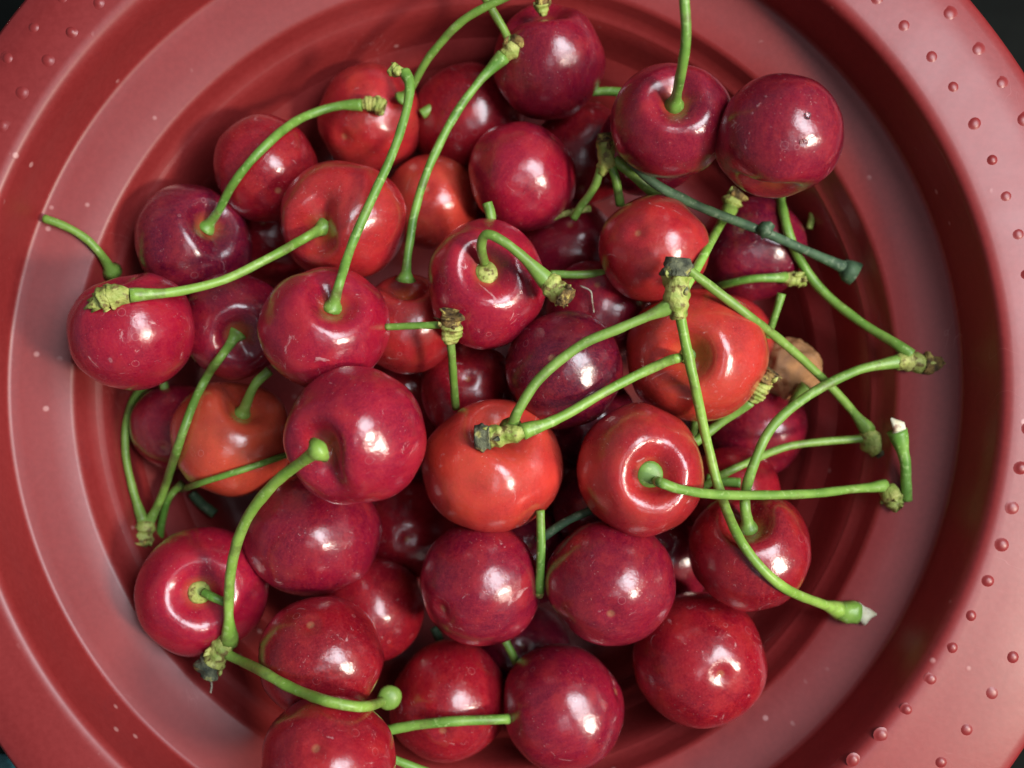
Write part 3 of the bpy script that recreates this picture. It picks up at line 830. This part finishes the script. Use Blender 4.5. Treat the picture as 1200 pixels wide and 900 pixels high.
# l: yellow spur with three stems
c1 = loose("loose_stalk", "three short green stems fanning from a yellow knobby spur at upper middle", 710, 190)
z = surf(710, 175) + 6
stem(c1, [(705, 192, z), (697, 218, z - 2), (682, 240, z - 5), (672, 256, z - 7)], r=.9, foot=False, over=False, end=1)
stem(c1, [(716, 192, z), (722, 212, z - 1), (727, 240, z - 4)], r=1.0, foot=False, over=False, end=1)
stem(c1, [(720, 187, z), (740, 203, z), (757, 218, z - 1), (785, 245, z - 5)], r=1.2, foot=False, over=False, end=1)
spur(c1, at(712, 198, z), at(708, 156, z + 1), 2.0, tip=M_TIP, tipf=.25, rings=3, r1=1.8)
spur(c1, at(703, 205, z - .5), at(709, 180, z), 1.2, tip=M_TIP, rings=3)
# more stems glimpsed between the fruit
def bit(label, P, r=.9, m=None, name="loose_stalk"):
    c = loose(name, label, P[0][0], P[0][1])
    return c, stem(c, P, r=r, foot=False, end=1.1, over=False, m=m)[1]
z = surf(675, 322)
bit("thin horizontal green stem above the deep purple cherry at centre", [(645, 321, z + 1), (675, 322, z + 1.2), (712, 320, z)], .85)
z = surf(660, 250)
bit("yellowish thin stem lying level below the yellow spur at upper middle", [(636, 260, z + 1), (660, 251, z + 1.3), (692, 244, z + 1)], .75, M_SPUR)
z = info[29][0].z + 5
bit("straight vertical green stem below the centre cherry", [(633, 598, z + 2), (634, 640, z + 1), (632, 694, z - 1)], .95)
_t = [o for o in COL.objects if o.get('label') == 'straight vertical green stem below the centre cherry'][0]
tube('cut_end', [at(632, 692, z - 1), at(632, 696, z - 1), at(632, 700, z - 1.2)], [.92, .9, .6], M_SPUR, _t, seg=9, lump=.2)
z = info[30][0].z
bit("dull green stem lying aslant behind the vertical one", [(692, 598, z - 3), (662, 612, z - 3), (630, 634, z - 5)], .95, M_STEMD)
z = surf(600, 765)
bit("short green stem bit between the bottom cherries", [(585, 738, -20), (597, 760, -20), (607, 780, -21)], .95)
c, p = bit("green stem lying level across the red-brown cherry at the bottom", [(452, 856), (485, 850), (535, 845), (596, 842)], 1.1)
z = surf(525, 846) + 1.6
for ch in list(c.children): bpy.data.objects.remove(ch)
stem(c, [(450, 857, z - 1), (485, 850), (535, 845), (585, 843, z - 1.5), (602, 842, z - 5)], r=1.1, foot=False, end=1.1, excl=(33, 36))
bit("green stem cut by the bottom edge left of the middle", [(448, 884, -8), (475, 895, -8), (520, 912, -9)], .95)
bit("dark green stem leaning upright above the brown withered cherry", [(899, 395, -16), (908, 370, -14), (916, 344, -13)], .9)
c, p = bit("green stem with a brown ringed knob beside the withered cherry", [(812, 520, -9), (845, 495, -9), (880, 470, -7)], 1.1)
spur(c, p[-1], at(904, 434, -5), 1.9, tip=M_TIP, rings=8, tipf=.35)
bit("short green stem showing below the dimpled orange-red cherry", [(810, 520, -16), (814, 500, -15), (816, 480, -14)], .9)
bit("small pale green stub under the withered cherry", [(929, 475, -22), (936, 462, -20), (945, 452, -19)], 1.3)
bit("small green stub of stem behind the arching stems at lower right", [(828, 560, -14), (845, 564, -14), (868, 566, -13)], 1.0)
bit("small green bud in the shade below the large crimson cherry at upper right", [(948, 268, -26), (951, 257, -26), (953, 247, -26)], .8, M_SPUR)
bit("tiny green stem tip at the top between the two long stems", [(520, 118, -26), (503, 128, -25), (494, 134, -25)], 1.1)
bit("tiny green stem piece in the gap right of the topmost cherry", [(690, 108, -20), (712, 107, -20), (730, 108, -20)], 1.0)
bit("short green stem tip under the small plump crimson cherry", [(576, 262, -2), (574, 248, -2), (571, 238, -2)], 1.0, M_STEM)
bit("dark green stem in the gap left of the orange-red dimpled cherry", [(738, 352, -18), (742, 372, -18), (744, 395, -18)], 1.0)
bit("dark green stem lying on the bowl below the orange cherry", [(225, 578, -36), (236, 590, -36), (252, 602, -36)], 1.2, M_STEMD)
bit("dark green leafy stem cut by the bottom edge at lower left", [(262, 898, -30), (285, 891, -29), (312, 888, -29)], 2.0, M_STEMD)
bit("small dark stem end in the gap below the purple-crimson cherry", [(508, 735, -30), (513, 745, -30), (518, 755, -31)], 1.0, M_STEMD)

# thin dry fibres and droplets
def fibre(P, lab):
    pts = [at(x, y, surf(x, y) + .25 + (k % 2) * .4) for k, (x, y) in enumerate(P)]
    pts = catmull(pts, 4)
    o = tube("fibre", pts, [.16] * len(pts), M_PALE, None, seg=5)
    tag(o, lab, "fibre")
fibre([(680, 335), (692, 341), (694, 352), (696, 366)], "thin hooked dry fibre above the deep purple cherry at centre")
fibre([(244, 792), (248, 801), (247, 812)], "thin pale fibre hanging from the ringed knob at lower left")
for lab, (x, y, r) in {"larger water droplet on the upper right crimson cherry's shine": (941, 167, .75), "upper water droplet on the upper right crimson cherry": (946, 136, .65)}.items():
    # bead sitting on the skin
    p, R = info[4]
    d = (at(x, y, 0) - Vector((0, 0, CZ))).normalized(); oc = Vector((0, 0, CZ)) - p
    b = oc.dot(d); t = -b - math.sqrt(b * b - oc.dot(oc) + R * R)
    hp = Vector((0, 0, CZ)) + d * t; n = (hp - p).normalized()
    q = n.to_track_quat('Z', 'Y')
    vs, fs = [], []
    for a in range(7):
        th = math.pi / 2 * a / 7 * 1.15
        for k in range(14): vs.append(q @ Vector((r * math.sin(math.pi / 2 + .3 - th) * math.cos(k * math.tau / 14), r * math.sin(math.pi / 2 + .3 - th) * math.sin(k * math.tau / 14), .42 * r * math.cos(math.pi / 2 + .3 - th))) * MM)
    for a in range(6):
        for k in range(14): fs.append((a * 14 + k, a * 14 + (k + 1) % 14, (a + 1) * 14 + (k + 1) % 14, (a + 1) * 14 + k))
    fs.append([6 * 14 + k for k in range(14)]); fs.append([k for k in range(14)][::-1])
    o = mk("water_droplet", vs, fs, M_DROP); o.location = (hp + n * .28) * MM
    tag(o, lab, "droplet", "water droplets on the upper right cherry")
